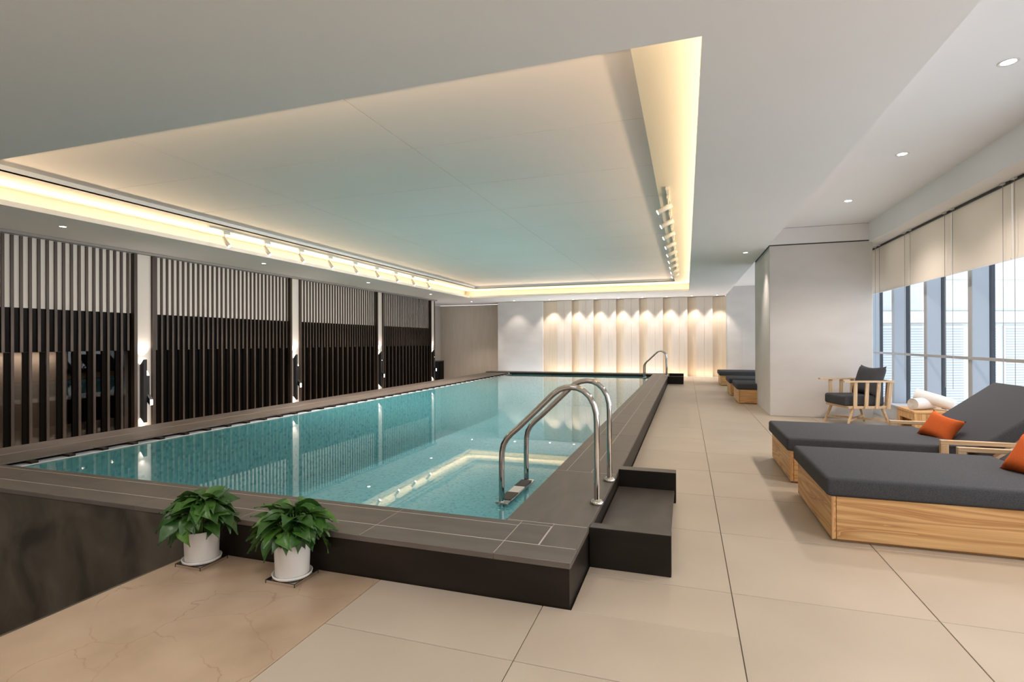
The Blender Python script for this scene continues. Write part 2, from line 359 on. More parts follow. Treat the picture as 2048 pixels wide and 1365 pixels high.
# floor: a dark bed with every tile on it
fl = struct(BX(-3.0, 3.3, -3.0, 2.59, -.12, -.006).box(-.555, 3.3, 2.59, 21.0, -.12, -.006).build('floor', M_grout))
g = .0022
def ftile(x0, x1, y0, y1, m=M_tile, gy1=g, gy0=g):
    cx, cyy = (x0 + x1) / 2, (y0 + y1) / 2
    o = BX(x0 + g - cx, x1 - g - cx, y0 + gy0 - cyy, y1 - gy1 - cyy, -.02, 0).build('floor_tile', m, fl, bevel=.0015, seg=1)
    o.location = (cx, cyy, 0); return o
xs = [.225, 1.15, 2.075, 3.0, 3.3]
ys = [3.03 + .925 * k for k in range(-7, 20)]; ys[-1] = 20.8
ys[0] = -3.0
for j in range(len(ys) - 1):
    y0, y1 = ys[j], ys[j + 1]
    for i in range(4): ftile(xs[i], xs[i + 1], y0, y1)
    if y1 <= 2.2:
        ftile(-.70, .225, y0, y1); ftile(-1.654, -.70, y0, y1)
    elif y0 < 2.59:
        ftile(-.70, .225, y0, 2.59, gy1=0); ftile(-.555, .225, 2.59, y1, gy0=0); ftile(-1.654, -.70, y0, 2.59, gy1=0)
    else: ftile(-.555, .225, y0, y1)
mb = ftile(-3.0, -1.654, -3.0, 2.59, M_marble, gy1=0); mb.name = 'marble_slab'; mb['label'] = 'warm beige cracked marble slab'
struct(BX(-9.7, -3.02, -3.0, 2.6, -1.4, -1.3).build('floor', M_tile))
struct(BX(-10.8, -7.15, 2.6, 22, -.4, -.3).build('floor', M_tile))
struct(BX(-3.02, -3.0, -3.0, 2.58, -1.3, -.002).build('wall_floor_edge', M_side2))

# ceiling: lower plane with the cove opening, light trough, cove ceiling and raised field
X0, X1, Y0, Y1 = -10.9, 1.38, -3.0, 22.0
m = MB()
for (a, b, c, d) in ((X0, CX0, Y0, Y1), (CX1, X1, Y0, Y1), (CX0, CX1, Y0, CY0), (CX0, CX1, CY1, Y1)):
    m.box(a, b, c, d, ZS, ZS + .02)
ce = struct(m.build('ceiling', M_ceil))
L = .02; m = MB()
m.box(CX0 - L, CX0, CY0 - L, CY1 + L, ZS + .02, 3.085).box(CX1, CX1 + L, CY0 - L, CY1 + L, ZS + .02, 3.085)
m.box(CX0, CX1, CY0 - L, CY0, ZS + .02, 3.085).box(CX0, CX1, CY1, CY1 + L, ZS + .02, 3.085)
m.build('cove_lip', M_ceil, ce)
SX0, SX1, SY0, SY1 = -7.345, -.345, 3.5, 17.85; ZC1 = 3.30; ZC2 = 3.375
m = MB()
TX0, TX1, TY0, TY1 = CX0 - CT, CX1 + CT, CY0 - CT, CY1 + CT
for (a, b, c, d) in ((TX0, SX0, TY0, TY1), (SX1, TX1, TY0, TY1), (SX0, SX1, TY0, SY0), (SX0, SX1, SY1, TY1)):
    m.box(a, b, c, d, ZC1, ZC1 + .02)
for (a, b, c, d) in ((TX0 - .02, TX0, TY0, TY1), (TX1, TX1 + .02, TY0, TY1), (TX0, TX1, TY0 - .02, TY0), (TX0, TX1, TY1, TY1 + .02)):
    m.box(a, b, c, d, ZS + .02, ZC1 + .02)
m.build('cove_trough', M_cove, ce)
m = MB()
for (a, b, c, d) in ((SX0 - .02, SX0, SY0, SY1), (SX1, SX1 + .02, SY0, SY1), (SX0, SX1, SY0 - .02, SY0), (SX0, SX1, SY1, SY1 + .02)):
    m.box(a, b, c, d, ZC1 + .001, ZC2 + .03)
m.build('cove_step', M_ceil, ce)
BX(SX0, SX1, SY0, SY1, ZC2 + .02, ZC2 + .04).build('ceiling_bed', M_groove, ce)
px_ = [SX0, -5.28, -2.70, SX1]; py_ = [SY0, 4.88]
while py_[-1] < SY1 - .6: py_.append(py_[-1] + 1.335)
py_[-1] = SY1
for i in range(3):
    for j in range(len(py_) - 1):
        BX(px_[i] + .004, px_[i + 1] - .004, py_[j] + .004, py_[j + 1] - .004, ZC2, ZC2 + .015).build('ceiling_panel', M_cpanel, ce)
# beam side, right-hand raised ceiling, blind pocket
m = MB().box(1.36, 1.38, Y0, 20.9, ZS + .02, 3.385)
m.box(1.38, 3.0, Y0, 20.9, 3.365, 3.385).box(2.97, 2.99, Y0, 10.42, 3.03, 3.365).box(2.99, 3.75, Y0, 20.9, 3.03, 3.05)
m.box(2.97, 2.99, 12.4, 20.9, 3.03, 3.365)
struct(m.build('ceiling', M_ceil))
struct(BX(1.382, 3.0, 10.42, 12.4, 3.075, 3.36).build('wall_bulkhead', M_ceil))
struct(BX(1.43, 3.02, 10.44, 12.5, 3.055, 3.075).build('trim_1', M_groove))
struct(BX(1.428, 3.022, 10.42, 12.52, 0, 3.055).build('wall_pillar', M_wall, bevel=.006, seg=1))
# end walls
struct(BX(-5.57, 1.40, 20.95, 21.05, -.3, ZS).build('wall_back', M_wall))
fw = bpy.data.objects['wall_back']
NP = [(-5.57, -4.96)]
for k in range(7):
    a = -4.96 + .885 * k; b = a + .58; mid = (a + b) / 2
    BX(a, mid - .002, 20.76, 20.95, 0, ZS - .012).build('panel', M_panel1, fw)
    BX(mid + .002, b, 20.76, 20.95, 0, ZS - .012).build('panel', M_panel1, fw)
    NP.append((b, a + .885 if k < 6 else 1.40))
for a, b in NP:
    # the narrow boards slant back into the wall
    MB().prism([(a, 20.95), (a, 20.93), (b, 20.78), (b, 20.95)], 0, ZS - .02, 2).build('panel', M_panel2, fw, label='slanted honey coloured board')
struct(BX(-5.57, 1.40, 20.66, 20.757, 0, .02).build('baseboard_back', M_white))
struct(BX(-7.52, -5.572, 20.75, 21.95, -.3, ZS - .012).build('wall_back_left', M_wall))
struct(BX(-10.85, -7.522, 21.9, 22.0, -.3, ZS - .015).build('wall_back_recess', M_wallwarm))
struct(BX(-10.85, -10.75, 18.5, 21.9, -.3, ZS - .015).build('wall_left_end', M_wall))
wr = struct(BX(1.402, 3.3, 20.8, 20.95, 0, 3.365).build('wall_back_right', M_wall))
struct(BX(1.94, 2.75, 20.79, 20.799, .01, 1.84).build('door_1', M_wall))
struct(BX(-11.0, 3.8, -3.2, -3.0, -1.4, 3.4).build('wall_front', M_wall))
# left wall
wl = struct(BX(-9.9, -9.86, -3.0, 18.7, -1.3, ZS - .04).build('wall_left', M_black))
struct(BX(-9.5, -9.40, -3.0, 18.86, ZS - .045, ZS - .002).build('trim_2', M_trim))
PIL = [3.20, 7.03, 10.97, 14.87, 18.62]
for k, y in enumerate(PIL):
    hw = .14
    BX(-9.86, -9.50, y - hw, y + hw, -.3, ZS - .046).build('pilaster', M_white, wl, label='white pilaster')
BX(-9.86, -9.5, 18.762, 18.86, -.3, ZS - .046).build('end_post', M_slat, wl)

# ------------------------------------------------------------------ slatted screens on the left wall
slat_l = BX(-.0385, -.018, -.0195, .0195, -.3, ZS - .047).mesh('slat', M_slat)
slat_s = BX(-.0385, -.018, -.0195, .0195, 1.217, ZS - .047).mesh('slat', M_slat)
BAYN = ['nearest, cut off by the left edge', 'second from the camera', 'third from the camera', 'farthest from the camera']
for k in range(4):
    ya, yb = PIL[k] + .142, PIL[k + 1] - .142
    t = thing('slatted_screen', 'dark walnut slatted wall screen, ' + BAYN[k] + ', on the left wall', 'screen', (-9.5, ya, 0), 0, 'slatted screens along the left wall')
    Lh = yb - ya
    BX(-.10, -.04, 0, Lh, 1.89, ZS - .047).build('white_panel', M_white, t, label='white upper panel')
    BX(-.10, -.04, 0, Lh, 1.215, 1.888).build('black_panel', M_black, t, label='black middle panel')
    for y0 in (0, Lh - .11):
        BX(-.06, .045, y0 + (.0 if y0 == 0 else .05), y0 + (.06 if y0 == 0 else .11), -.3, ZS - .047).build('end_post', M_slat, t)
    n = int((Lh - .30) / .1115); st = (Lh - .24) / n
    for i in range(n + 1):
        long_ = (i % 2 == (1 if k else 0))
        y = .12 + st * i
        s_ = bpy.data.objects.new('slat', slat_l if long_ else slat_s); C.objects.link(s_); s_.parent = t; s_.location = (0, y, 0)
        if not long_:      # a dark board fills the wall beneath every short slat
            pass
    i0 = 0 if k else 1
    bw = st * 1.0
    i = 1 if not k else 0
    while i <= n:
        yy = .12 + st * i
        BX(-.058, -.042, max(0.01, yy + .02), min(Lh - .06, yy + st - .018), -.3, 1.213).build('lower_board', M_bboard, t)
        i += 2
    BX(-.066, -.060, 0.0, Lh, -.3, 1.213).build('glass_pane' if k == 0 else 'lower_panel', M_sglass if k == 0 else M_black, t)
# behind the first screen's glass one sees a beige room, behind the others dark wall
struct(BX(-9.85, -9.80, 3.36, 5.95, -.29, 1.21).build('wall_behind_glass', plain('inner_beige', (.30, .25, .20), .8)))
struct(BX(-9.85, -9.80, 5.95, 18.5, -.29, 1.21).build('wall_behind_glass', M_black))
area('inner_room_light', (-9.66, 4.8, 1.18), (2.0, .06), 6, SOFT, (-.4, 0, -1))

# ------------------------------------------------------------------ sconces
def sconce(y, label):
    t = thing('wall_sconce', label, 'lamp', (-9.50, y, 0), 0, 'black wall sconces on the white pilasters')
    # tall tube, slant cut at both ends so that light washes the wall
    MB().prism([(0, -.02), (.09, -.11), (.09, 1.05), (0, .95)], -.07, .0, 1).build('tall_tube', M_blackmetal, t, bevel=.003, seg=1)
    MB().prism([(.002, .952), (.075, 1.034), (.075, 1.038), (.002, .957)], -.062, -.008, 1).build('upper_diffuser', M_lens2, t)
    MB().prism([(.002, -.024), (.075, -.098), (.075, -.102), (.002, -.029)], -.062, -.008, 1).build('lower_diffuser', M_lens2, t)
    MB().prism([(0, .27), (.07, .27), (.07, .74), (0, .84)], .002, .065, 1).build('short_tube', M_blackmetal, t, bevel=.003, seg=1)
    MB().prism([(.004, .838), (.066, .748), (.066, .754), (.004, .845)], .008, .059, 1).build('short_tube_diffuser', M_lens2, t)
    MB().prism([(.07, .40), (.07, .27), (.15, .20), (.15, .31)], .004, .064, 1).build('spout', M_blackmetal, t)
    BX(.150, .154, .010, .058, .205, .305).build('spout_diffuser', M_lens2, t)
    spot('sconce_light', (.04, -.035, 1.12), 7, SOFT, (-.25, 0, 1), 120, 1, .03, t)
    spot('sconce_light', (.04, -.035, -.16), 4, SOFT, (-.25, 0, -1), 120, 1, .03, t)
    return t
SL = ['out of frame', 'black double tube wall sconce on the white pilaster nearest the camera', 'black double tube wall sconce on the second white pilaster, between second and third screens',
      'black double tube wall sconce on the third white pilaster', 'black double tube wall sconce farthest away, beside the low black cabinet']
for k in range(1, 5): sconce(PIL[k], SL[k])
t = thing('cabinet', 'low black cabinet past the end of the slatted wall', 'cabinet', (-9.9, 19.7, -.3))
BX(-.30, .28, -.2, .2, 0, .85).build('body', M_black, t, bevel=.004, seg=1); BX(-.28, .26, -.215, -.201, .02, .80).build('door', M_black, t)
BX(-.31, .29, -.22, .21, .851, .88).build('top', M_slat, t)

# ------------------------------------------------------------------ pool
PXI, PXO = -1.08, -.555; PYO, PYI = 2.59, 3.105; PLI, PLO = -6.24, -7.15; FYI, FYO = 18.35, 18.95
LIP = -6.11
pool = thing('swimming_pool', 'raised rectangular pool with dark stone coping and turquoise mosaic basin', 'pool', (-3.6, 11, 0))
PO = (-3.6, 11, 0)
ZB = -.95
m = MB()
m.box(-6.3, -1.0, 3.0, 18.5, ZB - .1, ZB)
m.box(-6.25, LIP, 3.0, 18.5, ZB, ZW - .012).box(PXI, -1.0, 3.0, 18.5, ZB, ZC - .032).box(LIP, PXI, 3.0, PYI, ZB, ZC - .032).box(LIP, PXI, FYI, 18.45, ZB, ZW - .01)
m.build('basin', M_mosaic, pool, off=PO)
BX(LIP, PXI, FYI - .001, 18.45, ZW - .01, ZC - .032).build('basin_edge', M_side, pool, off=PO)
# body below the coping
BX(-3.0, PXO - .008, PYO + .008, 3.0, -.12, ZC - .034).build('side_panel', M_side, pool, off=PO, label='almost black front side panel')
BX(-7.15, -3.001, PYO + .008, 3.0, -1.3, ZC - .034).build('side_panel', M_side2, pool, off=PO, label='mottled grey brown front side panel')
BX(-1.0, PXO - .008, 3.0, 18.9, -.12, ZC - .034).build('side_panel', M_side, pool, off=PO)
BX(-7.14, -6.25, 3.001, 18.9, -.3, .135).build('side_panel', M_side, pool, off=PO)
BX(-6.25, -1.0, 18.501, 18.92, -.3, ZC - .034).build('side_panel', M_side, pool, off=PO)
# light joint filler just under the slab tops
m = MB().box(-7.1, PXO - .012, PYO + .012, PYI - .012, ZC - .032, ZC - .0012).box(PXI + .012, PXO - .012, PYI, FYO - .02, ZC - .032, ZC - .0012)
m.box(-7.1, PXI, FYI + .01, FYO - .02, ZC - .032, ZC - .0012).box(PLO + .02, PLI - .02, PYI, FYI, .182, .1988)
m.build('joint_filler', M_cgrout, pool, off=PO)
def slab(x0, x1, y0, y1, mat, z=ZC, gx0=.002, gx1=.002, gy0=.002, gy1=.002, th=.034):
    cx, cy = (x0 + x1) / 2, (y0 + y1) / 2
    o = BX(x0 + gx0 - cx, x1 - gx1 - cx, y0 + gy0 - cy, y1 - gy1 - cy, -th, 0).build('coping_slab', mat, pool, bevel=.003, seg=1)
    o.location = (cx - PO[0], cy - PO[1], z); return o
G = .0055
xf = [-7.15, -6.3, -5.4, -4.5, -3.6, -2.7, -1.8, -.972]
tiny = .0001
for i in range(len(xf) - 1):
    e = -.555 if i == len(xf) - 2 else xf[i + 1]
    a, b = xf[i], xf[i + 1]
    slab(a, b if i < 6 else -.972, PYO, 2.775, M_coping, gx0=tiny, gx1=tiny, gy1=G / 2)
    slab(a, b, 2.775, 3.035, M_coping, gx0=tiny, gx1=tiny, gy0=G / 2, gy1=G / 2)
    slab(a, b, 3.035, PYI, M_coping, gx0=tiny, gx1=tiny, gy0=G / 2)
# the corner: a square cover framed by light joints
slab(-.972, -.77, 2.775, 3.075, M_coping, gx0=tiny, gx1=G, gy0=G / 2, gy1=G / 2)
slab(-.972, -.555, PYO, 2.775, M_coping, gx0=tiny, gy1=G / 2)
slab(-.77, -.555, 2.775, 3.12, M_copy, gx0=tiny, gy0=tiny, gy1=G / 2)
slab(-.972, -.77, 3.075, 3.12, M_coping, gx0=tiny, gx1=tiny, gy0=tiny, gy1=G / 2)
slab(-1.08, -.972, PYI, 3.12, M_coping, gx0=0, gx1=tiny, gy0=tiny, gy1=G / 2)
# right side: ladder slab, then three strips
slab(PXI, PXO, 3.12, 4.45, M_copy, gy0=G / 2, gy1=G)
yy = [4.45 + .93 * k for k in range(16)]; yy = [v for v in yy if v < 18.0] + [FYI]
for i in range(len(yy) - 1):
    for a, b in ((PXI, -.985), (-.985, -.77), (-.77, PXO)):
        slab(a, b, yy[i], yy[i + 1], M_copy, gx0=.001, gx1=.001, gy0=G / 2 if i == 0 else .001, gy1=.001)
for i in range(7):
    a = -7.15 + i * .942
    slab(a, min(a + .942, PXO), FYI, FYO, M_coping, gx0=.001, gx1=.001)
yl = [PYI + .95 * k for k in range(17)]; yl[-1] = FYI
for i in range(len(yl) - 1):
    slab(PLO, -6.70, yl[i], yl[i + 1], M_copy, z=.20, th=.02, gx1=.005, gy0=.001, gy1=.001)
    slab(-6.70, PLI, yl[i], yl[i + 1], M_copy, z=.20, th=.02, gx0=.005, gy0=.001, gy1=.001)
# overflow gutter under the left coping, its ledge and its brackets
BX(-6.30, LIP, PYI, FYI, ZW - .012, ZW + .006).build('overflow_ledge', M_gut, pool, off=PO)
BX(LIP - .018, LIP - .001, PYI, FYI, ZW + .0061, ZW + .010).build('overflow_lip', M_white, pool, off=PO, label='pale lip of the overflow edge')
bm_ = BX(-.05, .045, -.03, .03, 0, .024).mesh('gutter_bracket', M_side)
for k in range(45):
    y = 3.45 + .335 * k
    if y > 18.3: break
    o = bpy.data.objects.new('gutter_bracket', bm_); C.objects.link(o); o.parent = pool; o.location = (-6.195 - PO[0], y - PO[1], ZW + .007)
wt = BX(LIP - .002, PXI, PYI, FYI, ZW - .004, ZW).build('water', M_water)
# a flat sheet is enough for the surface
bmw = bmesh.new(); 
for v in ((LIP, PYI, ZW + .0065), (PXI, PYI, ZW + .0065), (PXI, FYI, ZW + .0065), (LIP, FYI, ZW + .0065)): bmw.verts.new(v)
bmw.faces.new(bmw.verts); bmw.to_mesh(wt.data); bmw.free()
tag(wt, 'calm turquoise water filling the pool', 'water')

# ladder benches
def bench(loc, label):
    t = thing('step_bench', label, 'bench', loc, 0, 'black stone step benches at the pool ladders')
    BX(0, .468, 0, .085, 0, .237).build('front_panel', M_bench, t, bevel=.003, seg=1)
    BX(0, .468, 1.44, 1.56, 0, .250).build('back_panel', M_bench, t, bevel=.003, seg=1)
    BX(0, .455, .086, 1.439, .085, .106).build('shelf', M_shelf, t)
    BX(.001, .467, .001, .084, .2372, .2392).build('cap', M_shelf, t); BX(.001, .467, 1.441, 1.559, .2502, .2522).build('cap', M_shelf, t)
    return t
bench((-.553, 3.12, 0), 'black stone step bench in front, beside the near ladder')
bench((-.553, 16.7 + .5, 0), 'small distant black stone step bench beside the far ladder')

# ladders
def ladder(loc, label):
    t = thing('pool_ladder', label, 'ladder', loc, 0, 'chrome pool ladders')
    prof = [(0, 0), (0, .3), (0, .56), (-.004, .62), (-.02, .68), (-.05, .735), (-.09, .772), (-.135, .792), (-.18, .797), (-.225, .79), (-.265, .775), (-.31, .742), (-.42, .635), (-.56, .50), (-.62, .448), (-.655, .41), (-.68, .365), (-.692, .31), (-.695, .2), (-.695, -.11), (-.695, -.7), (-.69, -.9)]
    for y in (0, .62):
        r = MB().tube([(x, y, z) for x, z in prof], .021, 14).build('handrail', M_chrome, t)
        MB().lathe([(.0, .030), (.028, .030), (.042, .022), (.048, .010), (.048, .001), (.0, .001)], 20, (0, y, 0)).build('flange', M_chrome, r)
    for z in (-.045, -.30, -.55):
        tr = MB().box(-.735, -.63, -.03, .65, z - .022, z).build('tread', M_chrome, t, bevel=.01, seg=2)
        for a, b in ((.03, .22), (.40, .59)):
            BX(-.728, -.638, a, b, z + .0005, z + .006).build('grip_pad', M_grip, tr)
        BX(-.725, -.64, .225, .395, z + .0005, z + .004).build('tread_plate', M_whitemetal, tr)
    return t
ladder((-.585, 3.60, ZC), 'large chrome pool ladder in the foreground')
ladder((-.60, 17.25, ZC), 'small distant chrome pool ladder at the far end')

# ------------------------------------------------------------------ windows, blinds, outside
struct(BX(3.3, 3.62, -3.0, 20.9, -.1, .25).build('wall_right', M_wall))
struct(BX(3.28, 3.64, -3.0, 20.9, .251, .27).build('trim_3', M_sill))
struct(BX(3.375, 3.398, -3.0, 20.9, 1.105, 1.142).build('trim_4', M_finfront))
ywin = [.29 + 1.3 * k for k in range(-2, 17)]
for k in range(len(ywin) - 1):
    y0, y1 = ywin[k], ywin[k + 1]
    wn_ = struct(BX(3.4, 3.575, y1 - .05, y1 + .05, .271, 3.03).build('window_%d' % (k + 1), M_fin, bevel=.002, seg=1))
    BX(3.396, 3.3995, y1 - .05, y1 + .05, .271, 3.03).build('mullion_front', M_finfront, wn_)
    BX(3.576, 3.63, y1 - .055, y1 + .055, .271, 3.03).build('gasket', M_gasket, wn_)
    BX(3.60, 3.606, y0 + .056, y1 - .056, .272, 3.03).build('glass_pane', M_glass, wn_)
BL = ['nearest the camera, at the right edge', 'second from the camera', 'third from the camera', 'fourth from the camera', 'beside the pillar, farthest']
def blind(y0, y1, label):
    t = thing('roller_blind', label, 'blind', (3.25, (y0 + y1) / 2, 3.03), 0, 'half lowered roller blinds along the windows')
    h = (y1 - y0) / 2 - .006
    BX(-.002, .002, -h, h, -.815, -.03).build('fabric', M_blind, t)
    BX(-.012, .012, -h, h, -.835, -.815).build('bottom_bar', M_whitemetal, t)
    MB().box(-.02, .02, -h, h, -.03, -.004).build('headrail', M_blackmetal, t)
    for s in (-1, 1):
        MB().tube([(-.03, s * (h - .10), -.01), (-.03, s * (h - .10), -2.30)], .0028, 6).build('cord', M_trim, t)
        BX(-.05, -.02, s * (h - .10) - .03, s * (h - .10) + .03, -.02, -.001).build('cord_clip', M_whitemetal, t)
yb = [5.54 + 1.33 * k for k in range(6)]
for k in range(5): blind(yb[k], yb[k + 1], 'beige roller blind half lowered over the windows, ' + BL[k])
# the building across the street, square to the view
yaw = .32089
bl = thing('building', 'pale office building across the street seen through the windows', 'building', (6.5, 21.5, -6), yaw + .04)
BX(-2, 16, 0, 3, -6, 7.95).build('lower_wall', M_facade, bl)
BX(-2, 16, -.15, 3, 7.96, 8.35).build('cornice', M_facade2, bl)
BX(-2, 16, .02, 3, 8.36, 15).build('backing_wall', M_facade, bl)
for z in (8.4, 9.5, 10.6, 11.7, 12.8, 13.9):
    BX(-2, 16, 0, .019, z, z + 1.06).build('cladding_panel', M_facade, bl)
for k in range(14):
    f = BX(-1.6 + 1.2 * k, -.6 + 1.2 * k, -.05, -.001, 3.6, 7.85).build('window', M_facade2, bl)
    BX(-1.52 + 1.2 * k, -.68 + 1.2 * k, -.06, -.051, 3.7, 7.8).build('blind_slats', M_oblind, f)

# ------------------------------------------------------------------ loungers
def rbox(x0, x1, y0, y1, z0, z1, name, mat, parent, r=.03, seg=4, label=None):
    o = BX(x0, x1, y0, y1, z0, z1).build(name, mat, parent, bevel=r, seg=seg, label=label); return o
def lounger(loc, label, group, rz=0):
    t = thing('sun_lounger', label, 'lounger', loc, rz, group)
    W = 1.13; LN = 2.25
    BX(.03, LN - .03, .03, W - .03, 0, .018).build('plinth', M_pine[0], t)
    BX(0, .025, .002, W - .002, .018, .304).build('end_panel', M_pine[1], t, bevel=.003, seg=1)
    for y in (0, W - .024):
        BX(.027, LN, y, y + .024, .018, .304).build('side_panel', M_pine[0], t, bevel=.003, seg=1)
    BX(LN - .024, LN, .026, W - .026, .018, .304).build('end_panel', M_pine[1], t)
    BX(-.002, .012, -.003, .011, .018, .304).build('corner_strip', M_pine[2], t)
    BX(.026, LN - .03, .025, W - .025, .285, .303).build('deck', M_pine[0], t)
    rbox(-.035, 1.38, -.012, W + .012, .305, .432, 'mattress', M_fabric, t, .026)
    # the raised back: cushion, and a slatted frame under it
    a = math.radians(38); bx, bz = 1.575, .345
    M = Matrix.Translation((bx, 0, bz)) @ Matrix.Rotation(-a, 4, 'Y')
    o = rbox(-.10, .75, -.012, W + .012, .028, .150, 'back_cushion', M_fabric, t, .026); o.matrix_local = M
    for y in (.05, W - .10):
        o = BX(0, .80, y, y + .05, -.015, .025).build('back_rail', M_ash[0], t); o.matrix_local = M
    for k in range(5):
        q = BX(.06 + .15 * k, .13 + .15 * k, .03, W - .03, .0255, .0275).build('back_slat', M_ash[1], o)
    for y in (.09, W - .12):
        MB().beam((bx + .56, y, .31), (bx + .42, y, .645), .03, .03, (0, 1, 0)).build('back_strut', M_ash[2], t)
    # arm brackets on both sides
    for y in (-.052, W + .014):
        ar = BX(1.16, 1.22, y, y + .038, .04, .445).build('arm_post', M_ash[2], t, bevel=.003, seg=1)
        BX(1.16, 1.76, y, y + .038, .4455, .482).build('arm_rail', M_ash[0], ar, bevel=.003, seg=1)
        BX(1.70, 1.76, y, y + .038, .04, .445).build('arm_post', M_ash[2], t, bevel=.003, seg=1)
    return t
lgB = lounger((.935, 5.545, 0), 'timber sun lounger behind the front one, its raised charcoal back fully in view', 'timber sun loungers by the window')
lounger((.925, 4.02, 0), 'timber sun lounger in front, cut off by the right edge', 'timber sun loungers by the window')
for y, x, lab in ((12.62, 1.06, 'first'), (14.35, 1.03, 'second'), (17.1, .98, 'third')):
    clone(lgB, (x, y - .4 if lab == 'first' else y - .45 if lab == 'second' else y - .1, 0), 0, 'distant timber sun lounger partly hidden by the pillar, %s beyond it' % lab, 'distant loungers past the pillar')

def cushion(w, h, t, name, mat, n=16, pinch=.10):
    mb = MB(); vs = []; idx = {}
    for s in (1, -1):
        for i in range(n + 1):
            for j in range(n + 1):
                u = 2 * i / n - 1; v = 2 * j / n - 1
                x = u * w / 2 * (1 - pinch * (1 - v * v) * u * u); y = v * h / 2 * (1 - pinch * (1 - u * u) * v * v)
                z = s * t / 2 * (max(0, (1 - u ** 4)) * max(0, (1 - v ** 4))) ** .55
                idx[(s, i, j)] = len(vs); vs.append((x, y, z))
    fs = []
    for s in (1, -1):
        for i in range(n):
            for j in range(n):
                q = (idx[(s, i, j)], idx[(s, i + 1, j)], idx[(s, i + 1, j + 1)], idx[(s, i, j + 1)]); fs.append(q if s == 1 else q[::-1])
    mb.add(vs, fs, True)
    o = mb.build(name, mat)
    bm = bmesh.new(); bm.from_mesh(o.data); bmesh.ops.remove_doubles(bm, verts=bm.verts, dist=1e-4); bmesh.ops.recalc_face_normals(bm, faces=bm.faces); bm.to_mesh(o.data); bm.free()
    return o
def place(o, loc, normal, up=(0, 0, 1), roll=0):
    nz = Vector(normal).normalized(); u = Vector(up); x = u.cross(nz).normalized(); y = nz.cross(x)
    R = Matrix((x, y, nz)).transposed().to_4x4()
    o.matrix_world = Matrix.Translation(loc) @ R @ Matrix.Rotation(roll, 4, 'Z')
p = cushion(.31, .28, .14, 'cushion', M_orange, pinch=.17)
place(p, (2.30, 6.03, .515), (-.66, -.56, .50), roll=math.radians(-16))
tag(p, 'orange cushion leaning on the raised back of the rear lounger', 'cushion', 'orange cushions on the loungers')
p = cushion(.36, .31, .15, 'cushion', M_orange, pinch=.16)
place(p, (2.28, 4.52, .535), (-.74, -.45, .50), roll=math.radians(-10))
tag(p, 'orange cushion on the front lounger, cut off by the right edge', 'cushion', 'orange cushions on the loungers')

# ------------------------------------------------------------------ armchair
def armchair():
    ang = math.atan2(-.296, -.955)        # facing direction
    t = thing('armchair', 'light wood slatted armchair with charcoal cushions by the window', 'chair', (2.60, 9.78, 0), ang)
    W, D = .62, .66
    # local +x = front, +y = the chair's left
    for sx, sy in ((1, 1), (1, -1), (-1, 1), (-1, -1)):
        MB().tube([(sx * D / 2, sy * W / 2, 0), (sx * (D / 2 - .10), sy * (W / 2 - .03), .285)], [.019, .026], 4).build('leg', M_ash[2], t)
    BX(-.33, .31, -.31, .31, .286, .325).build('seat_frame', M_ash[1], t, bevel=.004, seg=1)
    MB().beam((.29, .29, .10), (-.29, -.29, .10), .035, .03).build('stretcher', M_ash[0], t)
    MB().beam((.29, -.29, .101), (-.29, .29, .101), .035, .028).build('stretcher', M_ash[0], t)
    rbox(-.27, .355, -.275, .275, .326, .485, 'seat_cushion', M_fabric, t, .035)
    for sy in (1, -1):
        y = sy * .325
        for k, x in enumerate((.22, .05, -.12, -.29)):
            MB().beam((x, y, .29), (x - .005 - .01 * k, y * 1.02, .70), .052, .020, (0, 1, 0)).build('arm_slat', M_ash[2], t)
        MB().beam((.40, y * 1.03, .712), (-.36, y * 1.03, .712), .062, .024).build('arm_rail', M_ash[0], t)
    for y in (-.2, 0, .2):
        MB().beam((-.335, y, .29), (-.365, y, .70), .05, .020, (1, 0, 0)).build('back_slat', M_ash[2], t)
    MB().beam((-.37, -.31, .712), (-.37, .31, .712), .05, .024).build('back_rail', M_ash[1], t)
    c = cushion(.62, .52, .20, 'back_cushion', M_fabric, 16, .17)
    c.parent = t
    nz = Vector((.93, 0, .30)).normalized(); y = Vector((0, 1, 0)); x = y; z = nz; yy_ = z.cross(x)
    R = Matrix((x, yy_, z)).transposed().to_4x4(); c.matrix_local = Matrix.Translation((-.20, 0, .70)) @ R
    return t
armchair()

# ------------------------------------------------------------------ side table and towels
t = thing('side_table', 'small pine box table with slatted side and open end, by the window', 'table', (2.98, 8.28, 0))
a, b, c, d, H = -.21, .24, -.28, .28, .44
m = MB().box(a, a + .03, c, c + .075, 0, H - .03).box(a, a + .03, d - .075, d, 0, H - .03).box(a, a + .03, c + .075, d - .075, H - .12, H - .03).box(a, a + .03, c + .075, d - .075, 0, .05)
m.build('end_frame', M_pine[2], t)
m = MB().box(b - .03, b, c, d, 0, H - .03); m.build('end_board', M_pine[2], t)
for y in (c, d - .02):
    n = 8; wd = (b - .03 - a - .03) / n
    for k in range(n):
        BX(a + .031 + k * wd, a + .031 + (k + 1) * wd - .003, y, y + .02, 0, H - .031).build('slat', M_pine[2], t)
BX(a + .032, b - .032, c + .021, d - .021, .02, .05).build('bottom_shelf', M_pine[0], t)
BX(a - .005, b + .005, c - .005, d + .005, H - .029, H).build('top', M_pine[0], t, bevel=.004, seg=1)
